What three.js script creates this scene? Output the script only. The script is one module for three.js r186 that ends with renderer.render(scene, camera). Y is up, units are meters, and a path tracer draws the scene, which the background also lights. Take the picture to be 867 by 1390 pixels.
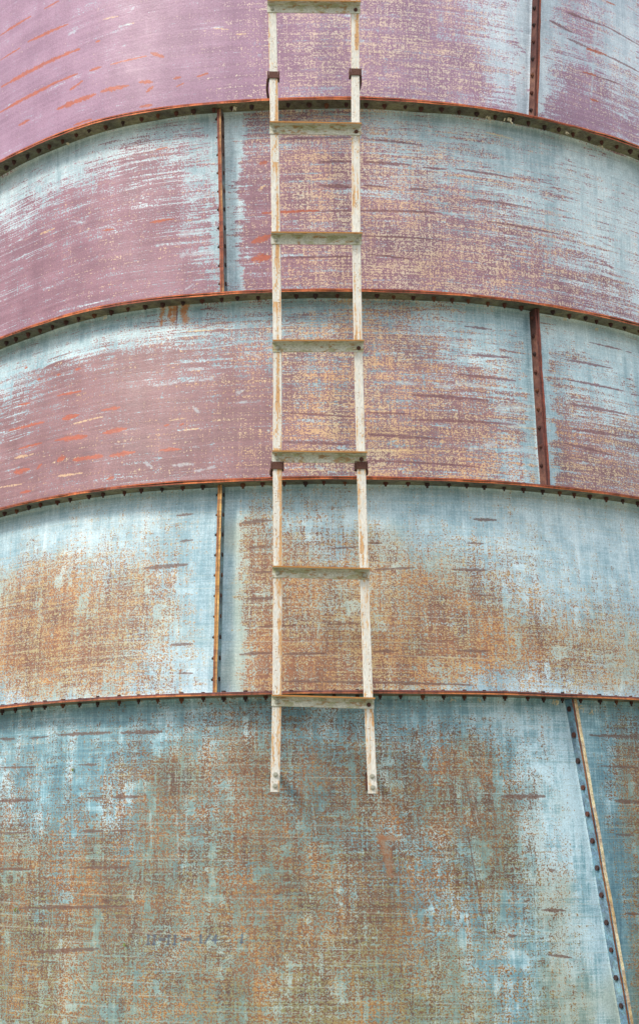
import * as THREE from 'three';
import { mergeGeometries } from 'three/addons/utils/BufferGeometryUtils.js';

// ---------- camera, sky, sun, exposure ----------
const scene = new THREE.Scene();
const camera = new THREE.PerspectiveCamera(2 * Math.atan(651.5 / 2137.97) * 180 / Math.PI, 867 / 1303, 0.1, 400);
camera.position.set(-0.48795, 1.0, 6.80845);
camera.rotation.set(0.2444, -0.06569, -0.01028, 'YXZ');
camera.setViewOffset(867, 1303, 0, 0, 867, 1390);      // the frame hangs a little lower than the lens axis

const renderer = new THREE.WebGLRenderer({ antialias: true });
renderer.setSize(638, 1024);
renderer.toneMapping = THREE.LinearToneMapping;
renderer.toneMappingExposure = 2.05;
renderer.shadowMap.enabled = true;

const SUN = new THREE.Vector3(-0.82, 0.92, 0.58).normalize();
{ // bright overcast: pale cloud, brighter towards the zenith and the veiled sun
  const w = 256, h = 128, d = new Float32Array(w * h * 4);
  for (let j = 0; j < h; j++) for (let i = 0; i < w; i++) {
    const lat = (j + 0.5) / h * Math.PI - Math.PI / 2, lon = ((i + 0.5) / w - 0.5) * 2 * Math.PI;
    const y = Math.sin(lat), x = Math.cos(lat) * Math.cos(lon), z = Math.cos(lat) * Math.sin(lon);
    const s = Math.max(0, x * SUN.x + y * SUN.y + z * SUN.z);
    const up = Math.max(0, y);
    const b = y < 0 ? 0.3 : (0.30 + 0.86 * up) * (1 + 0.45 * Math.pow(s, 4) + 0.5 * Math.pow(s, 24));
    const o = (j * w + i) * 4;
    d[o] = b * 0.955; d[o + 1] = b * 0.995; d[o + 2] = b * 1.06; d[o + 3] = 1;
  }
  const sky = new THREE.DataTexture(d, w, h, THREE.RGBAFormat, THREE.FloatType);
  sky.mapping = THREE.EquirectangularReflectionMapping;
  sky.magFilter = sky.minFilter = THREE.LinearFilter;
  sky.needsUpdate = true;
  scene.background = sky; scene.environment = sky;
}
const sun = new THREE.DirectionalLight(0xfff3e2, 1.5);
sun.position.copy(SUN).multiplyScalar(20).add(new THREE.Vector3(0, 2, 0));
sun.target.position.set(0, 2, 0);
sun.castShadow = true; sun.shadow.radius = 22; sun.shadow.mapSize.set(2048, 2048);
Object.assign(sun.shadow.camera, { left: -6, right: 6, top: 6, bottom: -6, near: 1, far: 40 });
scene.add(sun, sun.target);

// ---------- helpers ----------
let seedState = 20240611;
const rnd = () => { seedState = (seedState * 1664525 + 1013904223) >>> 0; return seedState / 4294967296; };
const TABLE = new Float32Array(65536);
for (let i = 0; i < 65536; i++) TABLE[i] = rnd();
function vn(x, y) {                                     // value noise, 0..1
  const fx = Math.floor(x), fy = Math.floor(y);
  let a = x - fx, b = y - fy; a = a * a * (3 - 2 * a); b = b * b * (3 - 2 * b);
  const x0 = fx & 255, x1 = (fx + 1) & 255, y0 = (fy & 255) << 8, y1 = ((fy + 1) & 255) << 8;
  const p = TABLE[x0 | y0], q = TABLE[x1 | y0], r = TABLE[x0 | y1], s = TABLE[x1 | y1];
  return p + (q - p) * a + (r - p) * b + (p - q - r + s) * a * b;
}
const fbm = (x, y) => vn(x, y) * 0.5 + vn(x * 2.03 + 17.1, y * 2.03 + 5.3) * 0.3 + vn(x * 4.1 + 3.7, y * 4.1 + 29.9) * 0.2;
const sst = (a, b, x) => { const t = x <= a ? 0 : x >= b ? 1 : (x - a) / (b - a); return t * t * (3 - 2 * t); };
const clamp = (x, a, b) => x < a ? a : x > b ? b : x;
const lerp = (a, b, t) => a + (b - a) * t;
function tex(data, w, h, srgb, wrap) {
  const t = new THREE.DataTexture(data, w, h, THREE.RGBAFormat, THREE.UnsignedByteType);
  t.colorSpace = srgb ? THREE.SRGBColorSpace : THREE.NoColorSpace;
  t.magFilter = THREE.LinearFilter; t.minFilter = THREE.LinearMipmapLinearFilter; t.generateMipmaps = true;
  t.wrapS = t.wrapT = wrap ? THREE.RepeatWrapping : THREE.ClampToEdgeWrapping;
  t.anisotropy = 8; t.needsUpdate = true;
  return t;
}
function mesh(name, geometry, material, parent) {
  const m = new THREE.Mesh(geometry, material);
  m.name = name; m.castShadow = m.receiveShadow = true;
  (parent || scene).add(m);
  return m;
}
function tag(o, label, category, group, kind) {
  o.userData.label = label; if (category) o.userData.category = category;
  if (group) o.userData.group = group;
  if (kind) o.userData.kind = kind;
  return o;
}

// ---------- the tank's shape ----------
// height of each bolted seam, and the shell's radius there; the old shell is a little waisted and out of round
const SEAM = [4.46, 3.6208, 2.9191, 2.2508, 1.5476, 0.0];
const NODE_H = [4.3225, 3.6208, 2.9191, 2.2508, 1.5476, 0.563];
const NODE_R = [1.7795, 1.7513, 1.7274, 1.7716, 1.8153, 1.8395];
const DENT_T = [-0.75, -0.5, -0.25, 0, 0.25, 0.5, 0.75], DENT = [-0.00515, 0.03035, 0.00156, -0.00555, -0.00441, -0.00581, 0.01023];
const wrapAngle = (t) => t - 2 * Math.PI * Math.round(t / (2 * Math.PI));
function shellR(t, h) {
  let r = NODE_R[0];
  if (h <= NODE_H[5]) r = NODE_R[5];
  else if (h < NODE_H[0]) { let i = 0; while (h < NODE_H[i + 1]) i++; r = lerp(NODE_R[i], NODE_R[i + 1], (NODE_H[i] - h) / (NODE_H[i] - NODE_H[i + 1])); }
  const w = wrapAngle(t);
  for (let k = 0; k < 7; k++) r += DENT[k] * Math.exp(-(((w - DENT_T[k]) / 0.2) ** 2));
  return r;
}
const RIM = 0.075, FIN = 0.045, ARC = 1.8;              // how far horizontal and upright flanges stand out; metres per radian
// the upright seam of each ring that faces the ladder side: angle at the ring's top and bottom
const FACE = [[0.3916, 0.3683], [-0.2779, -0.2728], [0.3591, 0.351], [-0.2686, -0.2694], [0.3664, 0.4804]];
const STEP = 2 * Math.PI / 5;                           // five sheets to a ring
function seamAngle(ring, k, h) {
  const f = FACE[ring], top = ring ? SEAM[ring] : NODE_H[0], t = (top - h) / (top - SEAM[ring + 1]);
  return k === 0 ? lerp(f[0], f[1], t) : f[0] + STEP * k - (k === -1 || k === 4 ? 0.2 : 0);
}

// marks seen on the sheets: [angle, height, angle, height, width]; o orange rust, p dark rust, y cream, w bare patch, k ink
const MARKS = {
  o: [
    [-0.874,4.218,-0.758,4.217,0.0093], [-0.768,4.115,-0.638,4.102,0.0116], [-0.873,4.11,-0.797,4.11,0.007], [-0.867,3.993,-0.604,3.982,0.0163], [-0.872,3.887,-0.61,3.885,0.014], [-0.575,3.877,-0.544,3.876,0.0093],
    [-0.559,3.984,-0.548,3.983,0.0093], [-0.521,3.874,-0.436,3.874,0.007], [-0.67,3.777,-0.559,3.775,0.0186], [-0.544,3.777,-0.477,3.771,0.0163], [-0.452,3.776,-0.423,3.767,0.0116], [-0.799,3.789,-0.762,3.788,0.0116],
    [-0.62,3.685,-0.569,3.682,0.0093], [-0.452,3.679,-0.424,3.679,0.0093], [-0.713,4.216,-0.666,4.217,0.007], [-0.427,3.883,-0.4,3.858,0.014], [-0.436,3.733,-0.423,3.749,0.014], [-0.631,3.832,-0.595,3.847,0.0116],
    [-0.378,3.769,-0.363,3.771,0.0093], [-0.329,3.766,-0.307,3.774,0.0093], [-0.372,3.736,-0.357,3.747,0.007], [0.523,3.998,0.58,4.001,0.0116], [0.511,3.897,0.548,3.9,0.0093], [0.53,3.798,0.553,3.798,0.0093],
    [0.585,4.227,0.612,4.227,0.007], [-0.428,3.234,-0.379,3.237,0.0116], [-0.539,3.239,-0.512,3.234,0.007], [-0.199,3.233,-0.084,3.236,0.0116], [-0.219,3.129,-0.183,3.148,0.0209], [-0.219,3.065,-0.184,3.072,0.0279],
    [-0.203,3.417,-0.188,3.422,0.014], [-0.415,3.506,-0.391,3.509,0.007], [-0.797,2.576,-0.683,2.567,0.0116], [-0.628,2.562,-0.584,2.562,0.0186], [-0.526,2.561,-0.484,2.561,0.0116], [-0.757,2.492,-0.684,2.49,0.0093],
    [-0.644,2.486,-0.559,2.476,0.0163], [-0.519,2.476,-0.467,2.48,0.0163], [-0.765,2.406,-0.717,2.402,0.0163], [-0.693,2.397,-0.681,2.41,0.0116], [-0.633,2.409,-0.613,2.416,0.0186], [-0.589,2.398,-0.516,2.392,0.0186],
    [-0.499,2.389,-0.446,2.391,0.0163], [-0.394,2.39,-0.352,2.387,0.0116], [-0.601,2.735,-0.587,2.736,0.0093], [-0.656,2.736,-0.645,2.735,0.0093], [-0.651,2.656,-0.582,2.649,0.0093], [-0.774,2.664,-0.736,2.659,0.007],
    [-0.718,2.743,-0.709,2.742,0.007], [-0.765,2.804,-0.755,2.806,0.007], [-0.388,2.476,-0.378,2.48,0.007], [-0.356,2.474,-0.349,2.479,0.0093], [-0.739,2.321,-0.706,2.32,0.0093], [-0.504,2.305,-0.488,2.31,0.0093],
  ],
  b: [
    [0.01,1.106,0.035,1.101,0.0209], [0.017,1.097,0.026,0.986,0.0372],
  ],
  p: [
    [0.47,4.123,0.515,4.121,0.0093], [0.474,4.119,0.567,4.119,0.0093], [0.572,4.121,0.689,4.105,0.007], [0.469,4.014,0.533,4.004,0.0116], [0.572,3.999,0.686,3.991,0.0093], [0.542,3.897,0.619,3.903,0.007],
    [0.425,4.066,0.483,4.045,0.014], [0.007,3.506,0.128,3.493,0.007], [-0.161,3.505,-0.015,3.508,0.0093], [-0.083,3.416,-0.001,3.417,0.0093], [0.006,3.418,0.105,3.415,0.0116], [0.128,3.409,0.177,3.409,0.0093],
    [0.198,3.415,0.322,3.411,0.0093], [0.006,3.33,0.051,3.327,0.0093], [0.099,3.326,0.142,3.326,0.0093], [-0.083,3.328,-0.017,3.323,0.0116], [-0.084,3.233,0.165,3.244,0.0093], [0.004,3.144,0.167,3.143,0.007],
    [0.014,3.077,0.104,3.065,0.007], [0.232,3.308,0.367,3.309,0.007], [0.264,3.232,0.44,3.23,0.007], [-0.163,3.066,-0.019,3.068,0.0093], [0.208,2.83,0.267,2.829,0.0093], [0.22,2.725,0.301,2.731,0.0116],
    [0.187,2.65,0.313,2.646,0.0093], [0.095,2.566,0.248,2.562,0.014], [0.093,2.476,0.306,2.485,0.0116], [0.007,2.499,0.093,2.497,0.007], [0.006,2.42,0.149,2.412,0.0093], [0.005,2.33,0.221,2.32,0.0093],
    [-0.157,2.501,-0.022,2.483,0.0093], [-0.157,2.397,-0.023,2.384,0.0116], [0.502,2.837,0.595,2.838,0.007], [0.606,2.836,0.624,2.836,0.007], [0.433,2.753,0.561,2.755,0.0093], [0.437,2.676,0.586,2.675,0.0093],
    [0.435,2.587,0.589,2.586,0.0116], [0.435,2.492,0.565,2.498,0.0116], [0.413,2.436,0.534,2.419,0.0093], [0.607,2.67,0.634,2.673,0.007], [-0.414,1.983,-0.333,1.987,0.014], [-0.356,2.156,-0.325,2.16,0.0093],
    [-0.347,2.066,-0.324,2.069,0.0093], [-0.358,1.72,-0.318,1.722,0.0093], [-0.343,1.627,-0.316,1.626,0.007], [-0.233,2.12,-0.178,2.127,0.0116], [-0.219,2.036,-0.178,2.039,0.007], [-0.209,1.951,-0.178,1.952,0.0093],
    [-0.221,1.864,-0.141,1.863,0.0093], [-0.201,1.771,-0.135,1.773,0.0093], [-0.233,1.683,-0.174,1.685,0.0093], [-0.156,1.68,-0.083,1.681,0.0093], [-0.002,2.046,0.025,2.046,0.0093], [0.01,1.956,0.082,1.963,0.0093],
    [0.204,2.136,0.249,2.138,0.0116], [0.187,2.053,0.223,2.054,0.007], [0.155,1.961,0.223,1.963,0.0093], [0.191,1.877,0.235,1.877,0.007], [0.003,1.687,0.049,1.687,0.0093], [0.157,1.692,0.221,1.693,0.0093],
    [-0.074,2.026,-0.016,2.033,0.007], [-0.082,1.776,-0.019,1.778,0.007], [-0.156,1.592,0.182,1.58,0.0093], [-0.371,2.945,-0.371,2.829,0.007], [0.164,1.3,0.171,1.14,0.0047], [0.171,1.14,0.177,0.829,0.0047],
    [-0.738,1.452,-0.695,1.447,0.0093], [-0.654,1.445,-0.606,1.445,0.007], [-0.579,1.447,-0.467,1.446,0.0116], [-0.446,1.443,-0.37,1.442,0.014], [-0.733,1.355,-0.634,1.349,0.007], [-0.529,1.347,-0.492,1.345,0.007],
    [-0.728,1.245,-0.636,1.241,0.014], [-0.507,1.241,-0.477,1.239,0.0093], [-0.456,1.24,-0.41,1.241,0.014], [-0.722,1.139,-0.641,1.138,0.007], [-0.52,1.137,-0.475,1.136,0.0093], [-0.461,1.135,-0.412,1.136,0.007],
    [-0.717,1.022,-0.636,1.02,0.0093], [-0.52,1.023,-0.424,1.023,0.0093], [-0.654,0.898,-0.428,0.905,0.0116], [-0.608,0.764,-0.477,0.777,0.014], [0.228,1.229,0.311,1.23,0.014], [0.415,1.429,0.531,1.429,0.0116],
    [0.435,1.33,0.525,1.329,0.007], [0.463,1.219,0.519,1.215,0.014], [0.458,1.111,0.5,1.108,0.007], [0.313,1.001,0.323,1.001,0.014], [0.294,0.88,0.34,0.877,0.0093], [0.47,0.863,0.499,0.86,0.0093],
    [0.229,0.805,0.243,0.805,0.0093], [0.303,0.745,0.347,0.734,0.0093],
  ],
  y: [
    [-0.811,2.363,-0.736,2.353,0.0093], [-0.626,2.35,-0.563,2.343,0.0116], [-0.769,2.46,-0.709,2.457,0.0093], [-0.596,2.533,-0.522,2.536,0.0093], [-0.378,2.493,-0.346,2.497,0.007], [-0.348,2.455,-0.319,2.457,0.007],
    [-0.348,2.815,-0.296,2.813,0.007], [-0.486,4.015,-0.465,4.016,0.007], [-0.54,4.065,-0.503,4.059,0.007], [-0.249,3.915,-0.228,3.915,0.0093], [-0.295,3.948,-0.264,3.937,0.007], [-0.206,3.319,-0.192,3.334,0.0116],
    [0.005,2.368,0.09,2.366,0.007], [0.268,3.569,0.336,3.56,0.007], [-0.722,3.307,-0.674,3.307,0.0093],
  ],
  w: [
    [-0.634,4.06,-0.616,4.061,0.0163], [-0.495,4.016,-0.472,4.015,0.0116], [-0.472,4.068,-0.465,4.083,0.0093], [-0.5,4.016,-0.472,4.013,0.0116], [-0.415,2.625,-0.366,2.628,0.0116], [-0.34,2.629,-0.296,2.634,0.014],
    [-0.341,2.675,-0.314,2.674,0.014], [-0.246,2.579,-0.232,2.588,0.0186], [-0.228,2.722,-0.204,2.704,0.0186], [-0.422,2.35,-0.41,2.332,0.0186], [-0.367,2.332,-0.328,2.332,0.0163], [-0.324,2.306,-0.285,2.318,0.0163],
    [-0.246,2.542,-0.228,2.545,0.0116], [-0.332,2.537,-0.32,2.515,0.014], [-0.625,3.312,-0.582,3.284,0.0116], [-0.385,3.463,-0.339,3.464,0.0279], [-0.349,3.374,-0.319,3.388,0.0326], [-0.339,3.304,-0.305,3.32,0.0279],
    [-0.364,3.176,-0.312,3.184,0.0302], [-0.361,3.099,-0.297,3.1,0.0279], [-0.412,3.148,-0.398,3.15,0.0163], [-0.327,3.219,-0.297,3.226,0.0209], [-0.624,3.591,-0.614,3.609,0.0093], [-0.355,2.971,-0.339,2.988,0.0093],
    [0.27,2.538,0.336,2.555,0.0512], [0.283,2.484,0.325,2.478,0.0419], [0.208,2.382,0.255,2.408,0.0279], [0.286,2.392,0.36,2.398,0.0279], [0.147,2.6,0.177,2.601,0.0233], [0.066,2.61,0.099,2.607,0.0186],
    [0.185,2.618,0.279,2.61,0.0186], [0.107,3.371,0.169,3.385,0.0186], [0.257,3.352,0.333,3.355,0.0279], [0.17,3.477,0.234,3.465,0.0186], [0.038,3.304,0.076,3.296,0.0163], [0.296,3.162,0.33,3.159,0.014],
    [-0.087,3.527,-0.072,3.532,0.007], [0.549,4.151,0.535,3.754,0.0186], [-0.338,1.32,-0.341,1.037,0.007], [-0.322,1.331,-0.326,1.127,0.007], [-0.386,1.288,-0.387,1.061,0.007], [-0.352,1.309,-0.356,1.229,0.007],
    [-0.376,1.191,-0.354,1.229,0.014], [-0.728,1.995,-0.749,1.765,0.007], [-0.383,1.427,-0.388,1.334,0.0116], [0.062,0.898,0.068,0.767,0.0093], [0.222,0.872,0.231,0.761,0.0419], [-0.103,1.211,-0.101,1.099,0.007],
    [0.174,1.277,0.178,1.14,0.007],
  ],
  d: [
    [-0.41,2.936,-0.333,2.936,0.0372], [-0.401,2.939,-0.402,2.852,0.0279], [-0.388,2.942,-0.384,2.881,0.0209], [-0.355,2.942,-0.356,2.849,0.0372], [-0.339,2.945,-0.339,2.902,0.0233], [-0.376,2.946,-0.378,2.864,0.0326],
  ],
  k: [
    [-0.385,0.817,-0.386,0.791,0.0056], [-0.387,0.817,-0.383,0.817,0.0037], [-0.389,0.791,-0.383,0.791,0.0037], [-0.374,0.817,-0.376,0.791,0.0056], [-0.377,0.817,-0.372,0.817,0.0037], [-0.378,0.791,-0.373,0.791,0.0037],
    [-0.349,0.817,-0.351,0.791,0.0056], [-0.352,0.817,-0.347,0.817,0.0037], [-0.353,0.791,-0.348,0.791,0.0037], [-0.338,0.817,-0.34,0.791,0.0056], [-0.341,0.817,-0.336,0.817,0.0037], [-0.342,0.791,-0.337,0.791,0.0037],
    [-0.365,0.805,-0.357,0.805,0.0074], [-0.323,0.805,-0.313,0.806,0.007], [-0.294,0.818,-0.295,0.795,0.0056], [-0.297,0.795,-0.291,0.795,0.0037], [-0.297,0.814,-0.294,0.818,0.0037], [-0.278,0.819,-0.288,0.793,0.0047],
    [-0.268,0.818,-0.274,0.803,0.0047], [-0.275,0.802,-0.266,0.802,0.0042], [-0.268,0.815,-0.27,0.794,0.0056], [-0.224,0.818,-0.226,0.795,0.0056], [-0.228,0.795,-0.223,0.795,0.0037],
  ],
};
// ---------- what the sheets are covered with ----------
// rust cover 0..9, columns at angles -0.8, -0.7 ... 0.6, rows at the given share of the ring's height from its top
const COVER = [
  { v: [0.40, 0.55, 0.70, 0.85, 1.0], g: ['999999987864262', '999999987863253', '999999988873375', '999999988985597', '999999977875687'] },
  { v: [0, 0.12, 0.30, 0.50, 0.70, 0.88, 1.0], g: ['000011564211111', '112334675422111', '667863897543211', '888874988764321', '899995989987654', '999996989998865', '999997978887654'] },
  { v: [0, 0.12, 0.25, 0.45, 0.65, 0.85, 1.0], g: ['000011223110000', '112333445431111', '467876666652321', '789998877764443', '899999978886765', '999999988885887', '888778988874777'] },
  { v: [0, 0.15, 0.30, 0.45, 0.60, 0.78, 0.90, 1.0], g: ['000000110000000', '111120431111000', '355341754332100', '577651866654221', '688752856775442', '788742878887654', '566543888765543', '333432666433211'] },
  { v: [0, 0.06, 0.12, 0.20, 0.30, 0.40, 0.50, 0.65], g: ['011112221110022', '122234544431044', '233255655552056', '653465656662067', '665655655552067', '666765667653167', '666555666543167', '666555666543167'] },
];
// how much of the rust is broken by tan and cream, same columns
const TAN = [
  { v: [0.4, 1], g: ['111112466655445', '000112466665434'] },
  { v: [0, 0.5, 1], g: ['222233677665444', '123323477766655', '123333477777655'] },
  { v: [0, 0.5, 1], g: ['222334567655444', '112223477655555', '222233478777666'] },
  { v: [0, 0.5, 1], g: ['555555555555555', '555555456555555', '555555556666666'] },
  { v: [0, 0.3, 0.65], g: ['333333333333344', '444444444444455', '666556677766666'] },
];
function gridAt(G, col, v) {
  col = clamp(col, 0, 13.999); const c = Math.floor(col), f = col - c;
  const V = G.v, n = V.length;
  let i = 0; while (i < n - 2 && v > V[i + 1]) i++;
  const t = clamp((v - V[i]) / (V[i + 1] - V[i]), 0, 1), A = G.n[i], B = G.n[i + 1];
  return lerp(lerp(A[c], A[c + 1], f), lerp(B[c], B[c + 1], f), t);
}
for (const G of [...COVER, ...TAN]) G.n = G.g.map((s) => [...s].map((c) => +c / 9));
// colours of each ring (sRGB): bare zinc pale / mid / deep, rust main / dark, tan
const LOOK = [
  { bare: [[212, 222, 230], [184, 198, 210], [150, 167, 182]], rust: [[150, 116, 140], [130, 96, 120]], tan: [[214, 190, 168], [212, 200, 180]], h: 0.34, f: 0.40, v: 0.10, n: 0.24, grain: 0.74, soft: 0.16, tan0: -0.10, line: 0.20 },
  { bare: [[206, 220, 226], [174, 194, 203], [134, 159, 170]], rust: [[138, 99, 113], [116, 79, 93]], tan: [[212, 182, 146], [210, 196, 170]], h: 0.46, f: 0.60, v: 0.12, n: 0.20, grain: 0.84, soft: 0.17, tan0: -0.15, line: 0.30 },
  { bare: [[198, 216, 222], [162, 187, 196], [118, 149, 161]], rust: [[132, 95, 99], [108, 73, 77]], tan: [[206, 166, 118], [202, 186, 150]], h: 0.40, f: 0.48, v: 0.18, n: 0.18, grain: 0.86, soft: 0.17, tan0: -0.12, line: 0.30 },
  { bare: [[191, 210, 219], [155, 182, 194], [116, 150, 164]], rust: [[132, 84, 54], [100, 62, 48]], tan: [[176, 136, 84], [164, 152, 112]], h: 0.12, f: 0.20, v: 0.22, n: 0.12, grain: 1.05, soft: 0.28, tan0: 0.02, line: 0.22 },
  { bare: [[180, 206, 218], [106, 148, 162], [68, 109, 125]], rust: [[116, 72, 42], [78, 51, 40]], tan: [[158, 114, 60], [120, 120, 82]], h: 0.12, f: 0.20, v: 0.22, n: 0.12, grain: 1.1, soft: 0.28, tan0: 0.0, line: 0.24 },
];
const MARK = { d: [[190, 122, 68], [172, 100, 54]], b: [[146, 96, 60], [128, 82, 52]], o: [[174, 78, 42], [148, 62, 36]], p: [[104, 58, 68], [88, 50, 52]], y: [[222, 200, 150], [212, 176, 120]], w: [[190, 210, 216], [158, 184, 194]], k: [[52, 66, 88], [60, 72, 92]] };

function paintSheet(ring, k, W, H) {
  const hT = SEAM[ring], hB = SEAM[ring + 1], L = LOOK[ring], G = COVER[ring], T = TAN[ring];
  const col = new Uint8Array(W * H * 4), W2 = W >> 1, H2 = H >> 1;
  const rough = new Uint8Array(W2 * H2 * 4), relief = new Uint8Array(W2 * H2 * 4);
  const ox = 40 + ring * 13.7 + k * 7.9, oy = 60 + ring * 9.1;
  const low = ring >= 3;
  for (let j = 0; j < H; j++) {
    const h = hB + (hT - hB) * (j + 0.5) / H, top = ring ? hT : NODE_H[0], v = (top - h) / (top - hB);
    const tL = seamAngle(ring, k - 1, h), tR = seamAngle(ring, k, h);
    for (let i = 0; i < W; i++) {
      const t = tL + (tR - tL) * (i + 0.5) / W, X = t * ARC + ox, Y = h + oy;
      const w1 = vn(X * 5, Y * 5) - 0.5, w2 = vn(X * 5 + 50, Y * 9 + 20) - 0.5;
      const n1 = vn(X * 13, Y * 13 + 7), n2 = vn(X * 42 + 9, Y * 46);
      const hs = vn(X * 3.1 + Y * 2, Y * 105), hf = vn(X * 9, Y * 330 + 31);
      const vs = vn(X * 70, Y * 5.5), vf = vn(X * 310 + 11, Y * 17);
      const sp = vn(X * 410, Y * 390), sq = vn(X * 300 + 77, Y * 430 + 13);
      const c = gridAt(G, (t + 0.8) * 10 + w1 * 0.7, v + w2 * 0.07);
      // bare strips beside the upright seams
      const dl = (t - tL) * ARC, dr = (tR - t) * ARC, ragged = (n2 - 0.5) * 0.05 + (hf - 0.5) * 0.02;
      let strip = 1 - sst(0.035, 0.085, dl + ragged);
      strip = Math.max(strip, (1 - sst(0.01, low ? 0.10 : 0.075, dr + ragged * 1.4)) * (ring === 1 ? 0.55 : 0.8));
      let cc = c * 1.08 - 0.05 - strip * 0.75 + (n1 - 0.5) * L.n * 1.2 + (n2 - 0.5) * L.n + (hs - 0.5) * L.h + (hf - 0.5) * L.f + (vs - 0.5) * L.v + (vf - 0.5) * 0.22;
      // hairline scratches both ways, fine as a brush leaves them
      const hl = 1 - sst(0.015, 0.08, Math.abs(vn(X * 5 + 3, Y * 135) - 0.5)), vl = 1 - sst(0.015, 0.08, Math.abs(vn(X * 135, Y * 6 + 9) - 0.5)), lm = 0.35 + n1 * 1.1;
      cc -= (hl + vl * (low ? 0.9 : 0.35)) * L.line * lm;
      cc += (1 - sst(0.015, 0.07, Math.abs(vn(X * 4 + 31, Y * 125 + 50) - 0.5))) * (low ? 0.12 : 0.34) * lm + (1 - sst(0.015, 0.07, Math.abs(vn(X * 120 + 31, Y * 6 + 50) - 0.5))) * (low ? 0.18 : 0.05) - (low ? 0.03 : 0);
      if (low) cc -= 0.34 * sst(0.74, 0.92, vn(X * 30 + 3, Y * 15 + 5) + (n2 - 0.5) * 0.35);
      const m = sst(0.48 - L.soft, 0.48 + L.soft, cc + (sp - 0.5) * L.grain);
      // bare metal
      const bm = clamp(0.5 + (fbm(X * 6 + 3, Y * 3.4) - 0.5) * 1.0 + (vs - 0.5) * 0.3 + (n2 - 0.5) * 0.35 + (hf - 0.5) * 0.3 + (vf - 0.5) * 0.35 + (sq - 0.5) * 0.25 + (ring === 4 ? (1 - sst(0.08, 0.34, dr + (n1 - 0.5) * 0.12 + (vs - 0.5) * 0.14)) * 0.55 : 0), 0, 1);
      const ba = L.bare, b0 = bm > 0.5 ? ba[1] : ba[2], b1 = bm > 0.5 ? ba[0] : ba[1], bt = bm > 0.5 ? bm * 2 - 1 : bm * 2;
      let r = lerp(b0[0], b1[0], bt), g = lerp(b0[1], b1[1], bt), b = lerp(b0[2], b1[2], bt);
      // dull ochre bloom over the zinc of the two lower rings
      if (low) {
        const bl = sst(0.42, 0.8, c * 0.9 + (fbm(X * 5 + 21, Y * 3 + 8) - 0.5) * 0.9 + (ring === 4 ? v * 0.6 : 0.1)) * 0.42;
        r = lerp(r, ring === 4 ? 132 : 158, bl); g = lerp(g, ring === 4 ? 130 : 156, bl); b = lerp(b, ring === 4 ? 96 : 122, bl);
      }
      // rust
      const rk = clamp(0.35 + (n1 - 0.5) * 0.9 + (hs - 0.5) * 0.7 + (vs - 0.5) * (low ? 1.0 : 0.3) + (sq - 0.5) * 0.6, 0, 1);
      const ru = L.rust;
      let qr = lerp(ru[0][0], ru[1][0], rk), qg = lerp(ru[0][1], ru[1][1], rk), qb = lerp(ru[0][2], ru[1][2], rk);
      const td = gridAt(T, (t + 0.8) * 10, v);
      const tt = td * 0.95 + L.tan0 + (hf - 0.5) * 0.55 + (vf - 0.5) * 0.42 + (n2 - 0.5) * 0.14 + (hs - 0.5) * 0.22 + (sq - 0.5) * 1.1;
      const tm = sst(0.5, 0.86, tt) * (low ? 0.92 : 0.85), tc = L.tan, tk = clamp(0.5 + (n1 - 0.5) * 1.6, 0, 1);
      qr = lerp(qr, lerp(tc[0][0], tc[1][0], tk), tm); qg = lerp(qg, lerp(tc[0][1], tc[1][1], tk), tm); qb = lerp(qb, lerp(tc[0][2], tc[1][2], tk), tm);
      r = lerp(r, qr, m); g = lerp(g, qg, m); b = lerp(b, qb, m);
      // rolling lines, about 4 cm apart on the low rings
      if (low) {
        const ly = (Y + X * (ring === 4 ? 0.03 : 0.012) + (w1) * 0.006) / (ring === 4 ? 0.037 : 0.043), lf = Math.abs(ly - Math.round(ly));
        const line = (1 - sst(0.02, 0.06, lf)) * sst(0.3, 0.75, vn(Math.round(ly) * 13.7 + 5, X * 6)) * 0.42;
        r = lerp(r, 186 - ring * 6, line); g = lerp(g, 190 - ring * 4, line); b = lerp(b, 172, line);
      }
      // specks
      const spk = 1 + (sp - 0.5) * 0.10 + (vn(X * 420, Y * 420) - 0.5) * 0.14;
      const o = (j * W + i) * 4;
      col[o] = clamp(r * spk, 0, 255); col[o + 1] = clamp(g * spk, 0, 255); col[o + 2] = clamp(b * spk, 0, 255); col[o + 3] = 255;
      if (!(i & 1) && !(j & 1)) {
        const o2 = ((j >> 1) * W2 + (i >> 1)) * 4;
        const rr = 255 * clamp((low ? 0.46 : 0.42) + m * 0.07 + (n2 - 0.5) * 0.1 + tm * m * 0.06, 0, 1);
        rough[o2] = rough[o2 + 1] = rough[o2 + 2] = rr; rough[o2 + 3] = 255;
        const q = 255 * clamp(0.3 + m * 0.3 + (sq - 0.5) * 0.35 * (0.3 + m) + (hf - 0.5) * 0.2 + (n1 - 0.5) * 0.2, 0, 1);
        relief[o2] = relief[o2 + 1] = relief[o2 + 2] = q; relief[o2 + 3] = 255;
      }
    }
  }
  // single marks: long rust dashes, scraped patches, cream scratches
  const mid = (hT + hB) / 2;
  for (const kind of ['y', 'w', 'b', 'd', 'p', 'o', 'k']) for (const [ta, ha, tb, hb, wd] of MARKS[kind]) {
    const hm = (ha + hb) / 2; if (hm > hT || hm < hB) continue;
    const tl = seamAngle(ring, k - 1, hm), tr = seamAngle(ring, k, hm), px = W / (tr - tl), py = H / (hT - hB);
    const soft = (kind === 'w' && wd > 0.0095) || kind === 'b' || kind === 'd', half = wd / 2, ax = ta * ARC, bx = tb * ARC, len2 = (bx - ax) ** 2 + (hb - ha) ** 2 + 1e-9;
    const pad = wd * 1.2 + 0.012;
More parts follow.
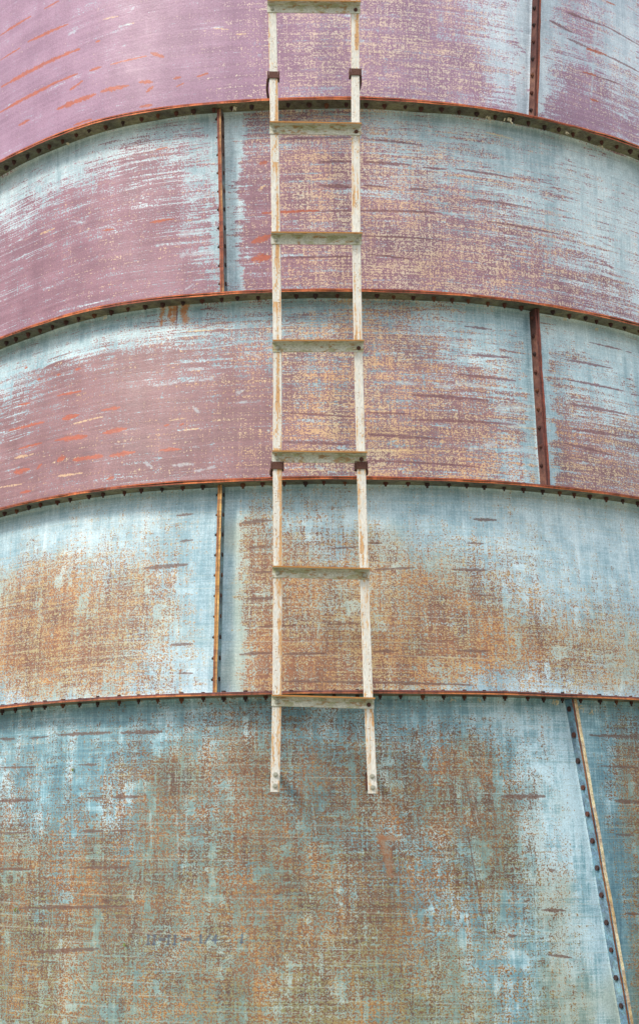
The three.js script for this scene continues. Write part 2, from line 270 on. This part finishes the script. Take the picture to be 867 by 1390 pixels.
    const i0 = Math.max(0, Math.floor(((Math.min(ta, tb) - pad / ARC) - tl) * px)), i1 = Math.min(W - 1, Math.ceil(((Math.max(ta, tb) + pad / ARC) - tl) * px));
    const j0 = Math.max(0, Math.floor((Math.min(ha, hb) - pad - hB) * py)), j1 = Math.min(H - 1, Math.ceil((Math.max(ha, hb) + pad - hB) * py));
    const C = kind === 'p' && low ? [[92, 58, 46], [78, 50, 44]] : MARK[kind];
    for (let j = j0; j <= j1; j++) for (let i = i0; i <= i1; i++) {
      const h = hB + (j + 0.5) / py, t = tl + (i + 0.5) / px, x = t * ARC;
      const X = x + ox, Y = h + oy;
      const s = ((x - ax) * (bx - ax) + (h - ha) * (hb - ha)) / len2, sc = clamp(s, 0, 1);
      const d = Math.hypot(x - (ax + (bx - ax) * sc), h - (ha + (hb - ha) * sc));
      let wv = half * (kind === 'k' ? 1.25 : soft ? 0.75 : 0.25 + 0.75 * Math.pow(Math.sin(Math.PI * clamp(sc * 0.92 + 0.04, 0, 1)), 0.7) * (0.6 + 0.8 * vn(X * 40, ta * 90)));
      const edge = (vn(X * 130, Y * 200) - 0.5) * 0.9 + (vn(X * 320, Y * 320) - 0.5) * 0.9 + (soft ? (vn(X * 60, Y * 50) - 0.5) * 1.6 : 0);
      let a = 1 - sst(soft ? 0.2 : 0.75, soft ? 1.3 : 1.2, d / wv + edge * (kind === 'k' ? 0.25 : 0.85));
      if (kind === 'o' || kind === 'p' || kind === 'y' || kind === 'w') a *= sst(0.22, 0.5, vn(X * 290, Y * 330 + 7) * 0.6 + vn(X * 120 + 9, Y * 150) * 0.5 + (1 - d / wv) * 0.3 - (kind === 'y' ? 0.2 : kind === 'w' ? 0.12 : 0));
      if (a <= 0) continue;
      a *= (kind === 'o' || kind === 'd' ? 0.95 : kind === 'k' ? 0.72 : kind === 'p' ? 0.75 : kind === 'w' && low ? 0.4 * sst(0.3, 0.6, vn(X * 20, Y * 30)) : kind === 'w' ? 0.6 : 0.72) * (0.72 + 0.28 * vn(X * 230, Y * 260));
      const f = vn(X * 90 + 4, Y * 120), o = (j * W + i) * 4;
      for (let q = 0; q < 3; q++) col[o + q] = lerp(col[o + q], lerp(C[0][q], C[1][q], f), a);
    }
  }
  return { map: tex(col, W, H, true), rough: tex(rough, W2, H2, false), relief: tex(relief, W2, H2, false) };
}

// ---------- ground ----------
function tileTexture(n, fn) { // an n x n texture from fn(u, v) -> [r, g, b]
  const d = new Uint8Array(n * n * 4);
  for (let j = 0; j < n; j++) for (let i = 0; i < n; i++) { const c = fn(i / n, j / n), o = (j * n + i) * 4; d[o] = clamp(c[0], 0, 255); d[o + 1] = clamp(c[1], 0, 255); d[o + 2] = clamp(c[2], 0, 255); d[o + 3] = 255; }
  return tex(d, n, n, true, true);
}
{
  const map = tileTexture(512, (u, v) => { const a = fbm(u * 16, v * 16), s = vn(u * 256, v * 256), k = sst(0.4, 0.62, a); const f = 0.75 + s * 0.5; return [lerp(104, 132, k) * f, lerp(106, 126, k) * f, lerp(82, 106, k) * f]; });
  map.repeat.set(40, 40);
  const g = new THREE.CircleGeometry(120, 64); g.rotateX(-Math.PI / 2);
  tag(mesh('ground', g, new THREE.MeshStandardMaterial({ map, roughness: 0.95 })), 'short dry grass ground under the tank', null, null, 'structure');
}

// ---------- the tank ----------
const tank = new THREE.Group(); tank.name = 'storage_tank'; scene.add(tank);
tag(tank, 'weathered round steel tank of rusted blue grey sheets with bolted flanges', 'tank');

function spread(a, b, n, near) { // samples from a to b, closer together at both ends
  const out = []; for (let i = 0; i <= n; i++) out.push(lerp(a, b, i / n));
  for (const f of [0.15, 0.4, 0.65, 1]) { out.push(a + near * f, b - near * f); }
  return out.sort((x, y) => x - y);
}
const FILLET = 0.016;
const turn = (d) => d < FILLET ? FILLET * (1 - Math.sqrt(Math.max(0, 1 - (1 - d / FILLET) ** 2))) * 0.9 : 0;
function sheetGeometry(ring, k) {
  const hT = SEAM[ring] - 0.002, hB = SEAM[ring + 1] + 0.002;
  const hs = spread(hB, hT, 20, FILLET), us = spread(0, 1, 84, FILLET / (ARC * STEP)), pos = [], uv = [], idx = [];
  const put = (inner) => {
    const base = pos.length / 3;
    for (const h of hs) for (const u of us) {
      const tl = seamAngle(ring, k - 1, h) + 0.0006, tr = seamAngle(ring, k, h) - 0.0006, t = lerp(tl, tr, u);
      const e = Math.max(turn((t - tl) * ARC), turn((tr - t) * ARC), turn(h - hB), turn(hT - h));
      const X = t * ARC + ring * 5 + k * 11 + 30;
      const r = shellR(t, h) + e + (inner ? -0.006 : (fbm(X * 3.2, h * 3.2 + 9) - 0.5) * 0.011 + (fbm(X * 10, h * 8 + 9) - 0.5) * 0.003);
      pos.push(r * Math.sin(t), h, r * Math.cos(t)); uv.push(u, (h - SEAM[ring + 1]) / (SEAM[ring] - SEAM[ring + 1]));
    }
    const n = us.length;
    for (let j = 0; j < hs.length - 1; j++) for (let i = 0; i < n - 1; i++) {
      const a = base + j * n + i, b = a + 1, c = a + n, d = c + 1;
      if (inner) idx.push(a, c, b, b, c, d); else idx.push(a, b, c, b, d, c);
    }
  };
  put(false); put(true);
  const g = new THREE.BufferGeometry();
  g.setAttribute('position', new THREE.Float32BufferAttribute(pos, 3)); g.setAttribute('uv', new THREE.Float32BufferAttribute(uv, 2));
  g.setIndex(idx); g.computeVertexNormals();
  return g;
}
const plainSheet = new THREE.MeshStandardMaterial({ map: tileTexture(512, (u, v) => { const a = fbm(u * 20, v * 16), s = vn(u * 256, v * 256), k = sst(0.42, 0.6, a + (s - 0.5) * 0.5); return [lerp(150, 126, k), lerp(176, 78, k), lerp(186, 84, k)]; }), roughness: 0.55 });
const SHEET_LABEL = [
  ['mauve rusted sheet with orange dashes in the top ring', 'whitish blue sheet with mauve patches in the top ring'],
  ['mauve sheet with scraped pale patches beside the seam', 'mauve sheet fading to pale blue scratches'],
  ['dusty mauve sheet with orange dashes and a rust drip', 'pale blue sheet with brown red dashes'],
  ['pale blue sheet with a broad ochre rust field', 'pale blue sheet, ochre rust in its lower half'],
  ['teal sheet covered with brown rust speckle', 'olive and brown speckled sheet at the leaning seam'],
];
for (let ring = 0; ring < 5; ring++) for (let k = 0; k < 5; k++) {
  const seen = k === 0 || k === 1;
  let material = plainSheet;
  if (seen) {
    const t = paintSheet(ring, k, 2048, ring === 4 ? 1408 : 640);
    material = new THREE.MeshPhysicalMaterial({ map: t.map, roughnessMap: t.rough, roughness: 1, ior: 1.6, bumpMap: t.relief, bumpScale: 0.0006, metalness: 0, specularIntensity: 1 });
  }
  const m = mesh('wall_sheet', sheetGeometry(ring, k), material, tank);
  if (seen) m.userData.label = SHEET_LABEL[ring][k];
}
{ // the ring above the frame and its low roof
  const g = new THREE.CylinderGeometry(1.78, 1.78, 0.7, 96, 1, true); g.translate(0, 4.812, 0);
  mesh('wall_sheet', g, plainSheet, tank);
  const c = new THREE.ConeGeometry(1.87, 0.35, 96); c.translate(0, 5.337, 0);
  mesh('roof', c, plainSheet, tank);
}

// rust for the flanges: tinted by vertex colours, so the map is nearly neutral
const rustGrain = tileTexture(512, (u, v) => {
  const a = fbm(u * 24, v * 24), s = vn(u * 128, v * 128), q = vn(u * 256, v * 256), k = 0.88 + (a - 0.5) * 0.55 + (s - 0.5) * 0.22 + (q - 0.5) * 0.16;
  return [255 * k, 250 * k * (0.92 + a * 0.12), 245 * k * (0.88 + s * 0.14)];
});
const flangeMat = new THREE.MeshStandardMaterial({ map: rustGrain, vertexColors: true, roughness: 0.72, bumpMap: rustGrain, bumpScale: 0.0005 });
const lin = (c) => { const k = new THREE.Color().setRGB(c[0] / 255, c[1] / 255, c[2] / 255, THREE.SRGBColorSpace); return [k.r, k.g, k.b]; };
// a bar swept through stations; each station gives four corners, faces in order 0-1, 1-2, 2-3, 3-0 with a colour each
function sweep(stations, colours, uvLen) {
  const pos = [], uv = [], cl = [], idx = [];
  for (let f = 0; f < 4; f++) {
    const base = pos.length / 3;
    stations.forEach((s, i) => {
      const a = s[f], b = s[(f + 1) % 4], w = Math.hypot(a[0] - b[0], a[1] - b[1], a[2] - b[2]);
      pos.push(...a, ...b); uv.push(uvLen[i] * 2, f * 0.37, uvLen[i] * 2, f * 0.37 + w * 2);
      const c = colours[f], k = c.length > 1 ? sst(0.42, 0.6, fbm(uvLen[i] * 9 + f * 7 + 3, f * 3 + c[0][0] * 40)) : 0;
      for (let q = 0; q < 2; q++) cl.push(...c[0].map((x, e) => lerp(x, (c[1] || c[0])[e], k)));
    });
    for (let i = 0; i < stations.length - 1; i++) { const a = base + i * 2; idx.push(a, a + 2, a + 1, a + 1, a + 2, a + 3); }
  }
  for (const end of [0, stations.length - 1]) { // caps
    const base = pos.length / 3;
    for (const c of stations[end]) { pos.push(...c); uv.push(c[0], c[1]); cl.push(...colours[1][0]); }
    if (end === 0) idx.push(base, base + 1, base + 2, base, base + 2, base + 3); else idx.push(base, base + 2, base + 1, base, base + 3, base + 2);
  }
  const g = new THREE.BufferGeometry();
  g.setAttribute('position', new THREE.Float32BufferAttribute(pos, 3)); g.setAttribute('uv', new THREE.Float32BufferAttribute(uv, 2));
  g.setAttribute('color', new THREE.Float32BufferAttribute(cl, 3)); g.setIndex(idx); g.computeVertexNormals();
  return g;
}
// bolts: hex head, shank and nut, the joint at y = 0
const boltGeo = (() => {
  const head = new THREE.CylinderGeometry(0.0092, 0.0096, 0.0075, 6); head.translate(0, 0.0092, 0);
  const nut = new THREE.CylinderGeometry(0.0102, 0.0098, 0.0095, 6); nut.translate(0, -0.0102, 0);
  const end = new THREE.CylinderGeometry(0.0052, 0.0046, 0.009, 8); end.translate(0, -0.0169, 0);
  return mergeGeometries([head, nut, end]);
})();
const boltMats = [[70, 40, 34], [86, 46, 34], [58, 38, 36], [104, 62, 40]].map((c) => new THREE.MeshStandardMaterial({ color: new THREE.Color(...lin(c)), roughness: 0.85, bumpMap: rustGrain, bumpScale: 0.001 }));
const boltMat = () => boltMats[Math.floor(rnd() * 3.3) % 4];

// horizontal joints: an upper and a lower flange plate bolted together
const RIMC = [null,
  { up: [[196, 106, 62], [166, 80, 50]], lo: [[204, 116, 70], [158, 78, 52]] },
  { up: [[186, 98, 58], [150, 74, 50]], lo: [[200, 114, 66], [144, 74, 50]] },
  { up: [[178, 92, 56], [142, 74, 52]], lo: [[200, 112, 60], [138, 72, 48]] },
  { up: [[126, 76, 72], [104, 66, 68]], lo: [[192, 118, 68], [146, 84, 56]] }];
const faceC = { under: [[134, 132, 110], [104, 106, 92]], over: [[104, 66, 56], [122, 98, 84]], inn: [[110, 100, 90]] };
for (let s = 1; s <= 4; s++) {
  const hs = SEAM[s], N = 420;
  const plate = (y0, y1, extra, rim, seed) => {
    const st = [], len = [];
    for (let i = 0; i <= N; i++) {
      const t = -Math.PI + 2 * Math.PI * i / N, wob = (vn(t * 26 + seed, seed) - 0.5) * 0.004 + (vn(t * 120 + seed, 3) - 0.5) * 0.0016;
      const ri = shellR(t, hs) - 0.003, ro = shellR(t, hs) + RIM + extra + wob, dy = (vn(t * 9 + seed * 3, 8) - 0.5) * 0.003;
      const P = (r, y) => [r * Math.sin(t), hs + y + dy, r * Math.cos(t)];
      st.push([P(ri, y1), P(ro, y1), P(ro, y0), P(ri, y0)]); len.push(t * ARC);
    }
    const c = (a) => a.map(lin);
    return sweep(st, [c(faceC.over), c(rim), c(faceC.under), c(faceC.inn)], len);
  };
  mesh('flange_plate', plate(0.0005, 0.0054, 0.0, RIMC[s].up, s * 5 + 1), flangeMat, tank);
  const lower = mesh('flange_plate', plate(-0.0052, -0.0005, s === 4 ? 0.0015 : -0.0015, RIMC[s].lo, s * 5 + 2), flangeMat, tank);
  const rest = [];
  for (let i = -48; i <= 48; i++) {
    const t = (i + 0.31 * s) * 0.0376 + (rnd() - 0.5) * 0.007, r = shellR(t, hs) + RIM * 0.56 + (rnd() - 0.5) * 0.01;
    const place = [r * Math.sin(t), hs + (rnd() - 0.5) * 0.001, r * Math.cos(t)], spin = rnd() * 3, lean = [(rnd() - 0.5) * 0.16, (rnd() - 0.5) * 0.16];
    if (t > -0.98 && t < 0.82) {
      const b = mesh('bolt', boltGeo, boltMat(), lower);
      b.position.set(...place); b.rotation.set(lean[0], spin, lean[1]);
      const z = (s > 2 ? 0.58 : 0.66) + rnd() * 0.28; b.scale.set(z, 0.85 + rnd() * 0.2, z);
    } else { const g = boltGeo.clone(); g.rotateY(spin); g.translate(...place); rest.push(g); }
  }
  const far = mesh('bolt_row', mergeGeometries(rest), boltMats[0], lower); far.userData.kind = 'stuff';
}

// upright joints: two fins side by side, bolted through
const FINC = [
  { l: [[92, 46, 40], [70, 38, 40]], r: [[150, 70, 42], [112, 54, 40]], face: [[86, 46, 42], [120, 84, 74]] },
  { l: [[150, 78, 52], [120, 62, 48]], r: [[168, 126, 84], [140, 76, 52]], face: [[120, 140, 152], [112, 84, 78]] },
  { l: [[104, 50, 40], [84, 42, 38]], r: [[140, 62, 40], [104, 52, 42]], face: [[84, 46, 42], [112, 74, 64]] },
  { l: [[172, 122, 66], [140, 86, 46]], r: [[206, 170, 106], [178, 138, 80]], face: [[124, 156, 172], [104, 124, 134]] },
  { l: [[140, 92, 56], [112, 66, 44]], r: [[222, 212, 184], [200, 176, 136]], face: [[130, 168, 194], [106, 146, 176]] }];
for (let ring = 0; ring < 5; ring++) for (let k = 0; k < 5; k++) {
  const hT = SEAM[ring] - 0.0075, hB = Math.max(SEAM[ring + 1] + 0.0085, 0.01), C = FINC[ring], n = 40;
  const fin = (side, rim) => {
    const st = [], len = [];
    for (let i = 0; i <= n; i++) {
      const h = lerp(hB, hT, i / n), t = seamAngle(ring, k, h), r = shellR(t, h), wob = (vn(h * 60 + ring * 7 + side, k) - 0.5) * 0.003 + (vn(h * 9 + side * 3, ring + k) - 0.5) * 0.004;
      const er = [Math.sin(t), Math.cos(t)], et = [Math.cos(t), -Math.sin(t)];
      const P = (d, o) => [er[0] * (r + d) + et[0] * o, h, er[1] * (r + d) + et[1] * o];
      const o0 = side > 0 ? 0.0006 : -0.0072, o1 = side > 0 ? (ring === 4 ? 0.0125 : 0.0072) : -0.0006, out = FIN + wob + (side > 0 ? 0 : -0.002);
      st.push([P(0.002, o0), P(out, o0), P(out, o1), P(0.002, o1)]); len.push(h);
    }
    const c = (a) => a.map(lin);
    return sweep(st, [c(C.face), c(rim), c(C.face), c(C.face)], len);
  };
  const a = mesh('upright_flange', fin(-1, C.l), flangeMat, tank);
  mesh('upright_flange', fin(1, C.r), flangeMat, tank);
  if (k !== 0) continue;
  const gap = ring === 4 ? 0.084 : 0.068;
  for (let h = hT - 0.03; h > hB + 0.015; h -= gap) {
    const t = seamAngle(ring, k, h), r = shellR(t, h) + FIN * 0.55 + (rnd() - 0.5) * 0.003;
    const b = mesh('bolt', boltGeo, boltMat(), a);
    b.position.set(r * Math.sin(t), h, r * Math.cos(t));
    b.rotation.set(0, t, (ring === 4 ? 1 : -1) * Math.PI / 2 + (rnd() - 0.5) * 0.15, 'YXZ');
    b.scale.setScalar((ring === 4 ? 0.95 : 0.74) + rnd() * 0.12);
  }
}

// ---------- the ladder ----------
const paintMap = tileTexture(1024, (u, v) => { // old white paint with rust runs, 0.5 m across
  const a = fbm(u * 40, v * 8), s = vn(u * 256, v * 64), q = vn(u * 128 + 5, v * 128), run = vn(u * 90, v * 3 + 4);
  const k = sst(0.52, 0.72, a * 0.5 + run * 0.5 + (s - 0.5) * 0.3), d = sst(0.66, 0.8, q * 0.6 + a * 0.4), f = 0.94 + (s - 0.5) * 0.14;
  let r = lerp(208, 190, k), g = lerp(206, 146, k), b = lerp(198, 96, k);
  r = lerp(r, 142, d * 0.7); g = lerp(g, 110, d * 0.7); b = lerp(b, 84, d * 0.7);
  return [r * f, g * f, b * f];
});
const rungMap = tileTexture(1024, (u, v) => { // weathered zinc with lichen and a little rust
  const a = fbm(u * 14, v * 30), s = vn(u * 200, v * 200), q = fbm(u * 24 + 9, v * 60), k = sst(0.5, 0.68, a), d = sst(0.58, 0.74, q + (s - 0.5) * 0.2), f = 0.92 + (s - 0.5) * 0.2;
  let r = lerp(208, 178, k), g = lerp(209, 178, k), b = lerp(198, 148, k);
  r = lerp(r, 158, d * 0.7); g = lerp(g, 112, d * 0.7); b = lerp(b, 66, d * 0.7);
  return [r * f, g * f, b * f];
});
const railMat = new THREE.MeshStandardMaterial({ map: paintMap, roughness: 0.62, bumpMap: paintMap, bumpScale: 0.0006 });
const rungMat = new THREE.MeshStandardMaterial({ map: rungMap, roughness: 0.6, bumpMap: rungMap, bumpScale: 0.0006 });
const rungEdgeMat = new THREE.MeshStandardMaterial({ map: rustGrain, color: new THREE.Color(...lin([178, 130, 70])), roughness: 0.8 });
const zincMat = new THREE.MeshStandardMaterial({ map: rungMap, color: new THREE.Color(0.72, 0.74, 0.74), roughness: 0.45, metalness: 0.35 });
const clampMat = new THREE.MeshStandardMaterial({ map: rustGrain, color: new THREE.Color(...lin([98, 62, 52])), roughness: 0.8, bumpMap: rustGrain, bumpScale: 0.001 });
const ladder = new THREE.Group(); ladder.name = 'ladder'; scene.add(ladder);
tag(ladder, 'narrow whitish steel ladder with rust runs fixed up the front of the tank', 'ladder');
const ZL = 1.915;
// outer corner of each rung's top edge, left and right, then the feet of the rails
const RUNG = [[-0.3293, 3.9208, -0.0091, 3.9254], [-0.3227, 3.4626, -0.0141, 3.4638], [-0.3187, 3.0633, -0.0181, 3.0657], [-0.3149, 2.6858, -0.0182, 2.6893], [-0.3171, 2.3137, -0.015, 2.3121], [-0.317, 1.9379, -0.011, 1.9314], [-0.3204, 1.5343, -0.0044, 1.5242]];
const FOOT = [-0.3279, 1.2408, 0.0039, 1.2341];
const BAR = 0.0285, THICK = 0.007;
const railX = (side, h) => { // outer edge of a rail at a height
  const p = [...RUNG, FOOT].map((r) => side < 0 ? [r[0], r[1]] : [r[2], r[3]]);
  p.unshift([p[0][0] + (p[0][0] - p[1][0]), 4.45]);
  let i = 0; while (i < p.length - 2 && h < p[i + 1][1]) i++;
  return lerp(p[i][0], p[i + 1][0], (p[i][1] - h) / (p[i][1] - p[i + 1][1]));
};
let uvShift = 0;
function prism(stations) { // bevelled flat bar through stations [x0, x1, y, zBack, zFront] in height order
  const pos = [], uv = [], idx = [], e = 0.0013; uvShift += 0.173;
  const ringOf = ([x0, x1, y, z0, z1]) => [[x0 + e, y, z1], [x1 - e, y, z1], [x1, y, z1 - e], [x1, y, z0 + e], [x1 - e, y, z0], [x0 + e, y, z0], [x0, y, z0 + e], [x0, y, z1 - e]];
  for (let f = 0; f < 8; f++) {
    const base = pos.length / 3;
    for (const s of stations) { const R = ringOf(s), a = R[f], b = R[(f + 1) % 8]; pos.push(...a, ...b); uv.push((a[0] + f * 0.03) * 2 + uvShift, a[1] * 2 + uvShift, (b[0] + f * 0.03) * 2 + uvShift, b[1] * 2 + uvShift); }
    for (let i = 0; i < stations.length - 1; i++) { const a = base + i * 2; idx.push(a, a + 1, a + 2, a + 1, a + 3, a + 2); }
  }
  for (const end of [0, stations.length - 1]) { const base = pos.length / 3, R = ringOf(stations[end]); for (const p of R) { pos.push(...p); uv.push(p[0] * 2 + uvShift, p[1] * 2); } for (let q = 1; q < 7; q++) end ? idx.push(base, base + q, base + q + 1) : idx.push(base, base + q + 1, base + q); }
  const g = new THREE.BufferGeometry();
  g.setAttribute('position', new THREE.Float32BufferAttribute(pos, 3)); g.setAttribute('uv', new THREE.Float32BufferAttribute(uv, 2)); g.setIndex(idx); g.computeVertexNormals();
  return g;
}
const box = (w, h, d, x, y, z) => { const g = new THREE.BoxGeometry(w, h, d); g.translate(x, y, z); return g; };
const screwGeo = (() => { const a = new THREE.CylinderGeometry(0.0085, 0.009, 0.005, 6); a.rotateX(Math.PI / 2); const b = new THREE.CylinderGeometry(0.0045, 0.0045, 0.009, 10); b.rotateX(Math.PI / 2); b.translate(0, 0, 0.003); return mergeGeometries([a, b]); })();
const CLAMP_H = [[3.650, 3.668], [2.270, 2.272]];
for (const side of [-1, 1]) {
  const q = side < 0 ? 0 : 1, cuts = [4.45, CLAMP_H[0][q], CLAMP_H[1][q], side < 0 ? FOOT[1] : FOOT[3]];
  for (let s = 0; s < 3; s++) {
    const st = [], n = 14;
    for (let i = 0; i <= n; i++) {
      const h = lerp(cuts[s + 1] + (s < 2 ? 0.0015 : 0), cuts[s] - (s ? 0.0015 : 0), i / n), o = railX(side, h), x0 = side < 0 ? o + 0.002 : o - BAR - 0.002;
      st.push([x0, x0 + BAR, h, ZL - THICK, ZL]);
    }
    const rail = mesh('rail', prism(st), railMat, ladder);
    if (s === 2) for (const up of [0.018, 0.052]) { const b = mesh('bolt', screwGeo, zincMat, rail); const h = cuts[3] + up; b.position.set(railX(side, h) - side * (BAR / 2 + 0.002), h, ZL + 0.002); b.rotation.z = rnd() * 2; b.scale.setScalar(0.9); }
  }
  // clamps over the splices, each with a hook down to the tank's flange
  for (let c = 0; c < 2; c++) {
    const h = CLAMP_H[c][q], o = railX(side, h), xc = o - side * (BAR / 2 + 0.002);
    const cl = mesh('splice_clamp', mergeGeometries([
      box(BAR + 0.003, 0.024, 0.004, xc, h, ZL + 0.0025), box(0.004, 0.027, 0.030, o + side * 0.0026, h, ZL - 0.0115), box(0.004, 0.027, 0.030, o - side * (BAR + 0.0066), h, ZL - 0.0115), box(BAR + 0.005, 0.027, 0.004, xc, h, ZL - 0.0245)]), clampMat, ladder);
    const hk = SEAM[c === 0 ? 1 : 3], rr = shellR(-0.09, hk), foot = new THREE.CatmullRomCurve3([
      new THREE.Vector3(o + side * 0.003, h - 0.004, ZL - 0.02), new THREE.Vector3(o + side * 0.004, h - 0.022, ZL - 0.026), new THREE.Vector3(o + side * 0.002, hk + 0.022, rr + RIM * 0.9), new THREE.Vector3(o - side * 0.002, hk + 0.0095, rr + RIM * 0.55), new THREE.Vector3(o - side * 0.004, hk + 0.0085, rr + 0.01)]);
    mesh('hook', new THREE.TubeGeometry(foot, 16, 0.0042, 8), clampMat, cl);
  }
  // lug behind the rail's foot
  const hf = (side < 0 ? FOOT[1] : FOOT[3]) + 0.036, xf = railX(side, hf) - side * (BAR / 2 + 0.002), tf = Math.atan2(xf, 1.83), rs = Math.sqrt(Math.max(0, shellR(tf, hf) ** 2 - xf * xf));
  mesh('foot_lug', mergeGeometries([box(0.024, 0.062, 0.005, xf, hf, ZL - THICK - 0.0029), box(0.024, 0.005, ZL - THICK - rs, xf, hf + 0.031, (ZL - THICK + rs) / 2 - 0.004), box(0.024, 0.05, 0.005, xf, hf + 0.006, rs + 0.003)]), clampMat, ladder);
}
RUNG.forEach(([xl, yl, xr, yr], i) => { // angle iron: upright leg bolted to the rails, upper leg pointing outwards
  const w = xr - xl, xc = (xl + xr) / 2, yc = (yl + yr) / 2, A = 0.033, T = 0.004;
  const sh = new THREE.Shape(); // section in (z, y)
  sh.moveTo(0, 0); sh.lineTo(A - 0.001, 0); sh.lineTo(A, -0.001); sh.lineTo(A, -T + 0.001); sh.lineTo(A - 0.001, -T); sh.lineTo(T + 0.004, -T); sh.quadraticCurveTo(T, -T, T, -T - 0.004); sh.lineTo(T, -A + 0.001); sh.lineTo(T - 0.001, -A); sh.lineTo(0, -A); sh.lineTo(0, 0);
  const g = new THREE.ExtrudeGeometry(sh, { depth: w + 0.002, bevelEnabled: false, steps: 1, curveSegments: 4 });
  g.rotateY(-Math.PI / 2); g.translate((w + 0.002) / 2, 0, 0);       // depth to x, section z forward
  const p = g.attributes.position, u = g.attributes.uv;
  for (let k = 0; k < p.count; k++) u.setXY(k, p.getX(k) * 2 + i * 0.31, (p.getY(k) + p.getZ(k)) * 2 + i * 0.17);
  const m = mesh('rung', g, rungMat, ladder);
  m.position.set(xc, yc, ZL + 0.0006); m.rotation.z = Math.atan2(yr - yl, w); m.rotation.x = 0.05 + (rnd() - 0.5) * 0.05;
  // the rusted lip of the upper leg
  mesh('rung_lip', box(w + 0.0024, T + 0.0006, 0.0018, 0, -T / 2, A - 0.0006), rungEdgeMat, m);
  for (const s of [-1, 1]) { const b = mesh('bolt', screwGeo, s < 0 ? zincMat : (i % 3 === 2 ? zincMat : clampMat), m); b.position.set(s * (w / 2 - BAR / 2 - 0.001), -A * 0.62, T + 0.002); b.rotation.z = rnd() * 2; b.scale.setScalar(0.82); }
});

// ---------- small things caught on the tank ----------
const silkMat = new THREE.MeshStandardMaterial({ color: new THREE.Color(...lin([206, 196, 168])), roughness: 0.95 });
function tuft(t, h, out, size, i) {
  const g0 = [];
  for (let n = 0; n < 7; n++) {
    const a = new THREE.Vector3((rnd() - 0.5) * size, (rnd() - 0.2) * size * 0.6, (rnd() - 0.5) * size * 0.5), b = a.clone().add(new THREE.Vector3((rnd() - 0.5) * size, -rnd() * size * 0.9, (rnd() - 0.5) * size * 0.5)), c = a.clone().lerp(b, 0.5).add(new THREE.Vector3((rnd() - 0.5) * size * 0.5, 0, 0));
    g0.push(new THREE.TubeGeometry(new THREE.CatmullRomCurve3([a, c, b]), 6, size * (0.05 + rnd() * 0.1), 5));
  }
  const m = mesh('cobweb_tuft' + (i ? '_' + String(i).padStart(3, '0') : ''), mergeGeometries(g0), silkMat);
  const r = shellR(t, h) + out; m.position.set(r * Math.sin(t), h, r * Math.cos(t)); m.rotation.y = t;
  const at = h > 3.2 ? 0 : h > 2 ? 1 : 2;
  tag(m, ['pale cobweb tuft under the flange between the lavender ring and the ring below', 'pale cobweb tuft under the flange between the two dusty mauve rings', 'pale cobweb tuft under the flange level with the lowest ladder rung'][at], 'cobweb', ['cobweb tufts under the highest flange', 'cobweb tufts under the middle flange', 'cobweb tufts under the lowest flange'][at]);
}
[[0.303, 3.607, 0.05, 0.022], [0.262, 3.606, 0.04, 0.012], [0.44, 3.604, 0.05, 0.014], [0.54, 3.6, 0.03, 0.014], [-0.245, 3.606, 0.05, 0.016], [-0.33, 3.603, 0.04, 0.012], [-0.62, 3.6, 0.03, 0.012], [-0.52, 2.9, 0.03, 0.012], [0.43, 2.895, 0.03, 0.013], [0.52, 2.89, 0.015, 0.012], [0.335, 1.53, 0.03, 0.018], [0.39, 1.515, 0.02, 0.022], [0.42, 1.505, 0.012, 0.018], [0.14, 1.53, 0.03, 0.012], [0.19, 1.53, 0.02, 0.011]].forEach((a, i) => tuft(...a, i));

// small withered leaves caught on the lowest ring
const leafMat = new THREE.MeshStandardMaterial({ color: new THREE.Color(...lin([92, 104, 44])), roughness: 0.9, side: THREE.DoubleSide });
[[-0.5399, 1.3318, 0.014, 'small green leaf scrap stuck below the flange among blue zinc', 0.3], [-0.6616, 0.893, 0.016, 'small green leaf scrap stuck on the brown speckled lowest ring', -0.2], [-0.4255, 0.79, 0.015, 'small yellow green leaf scrap stuck beside the stamped marking', 0.7]].forEach(([t, h, size, label, spin], i) => {
  const g = new THREE.PlaneGeometry(size * 0.55, size, 4, 8), p = g.attributes.position;
  for (let k = 0; k < p.count; k++) { const v = p.getY(k) / size + 0.5, w = Math.sin(Math.PI * Math.min(1, v * 0.94 + 0.03)), x = p.getX(k) * w; p.setXYZ(k, x, p.getY(k), Math.abs(x) * 0.9 + Math.sin(v * 5) * size * 0.12 + 0.002); }
  g.computeVertexNormals();
  const m = mesh('leaf_scrap' + (i ? '_00' + i : ''), g, leafMat), r = shellR(t, h) + 0.003;
  m.position.set(r * Math.sin(t), h, r * Math.cos(t)); m.rotation.set(0, t, spin, 'YXZ');
  tag(m, label, 'leaf');
});

renderer.render(scene, camera);
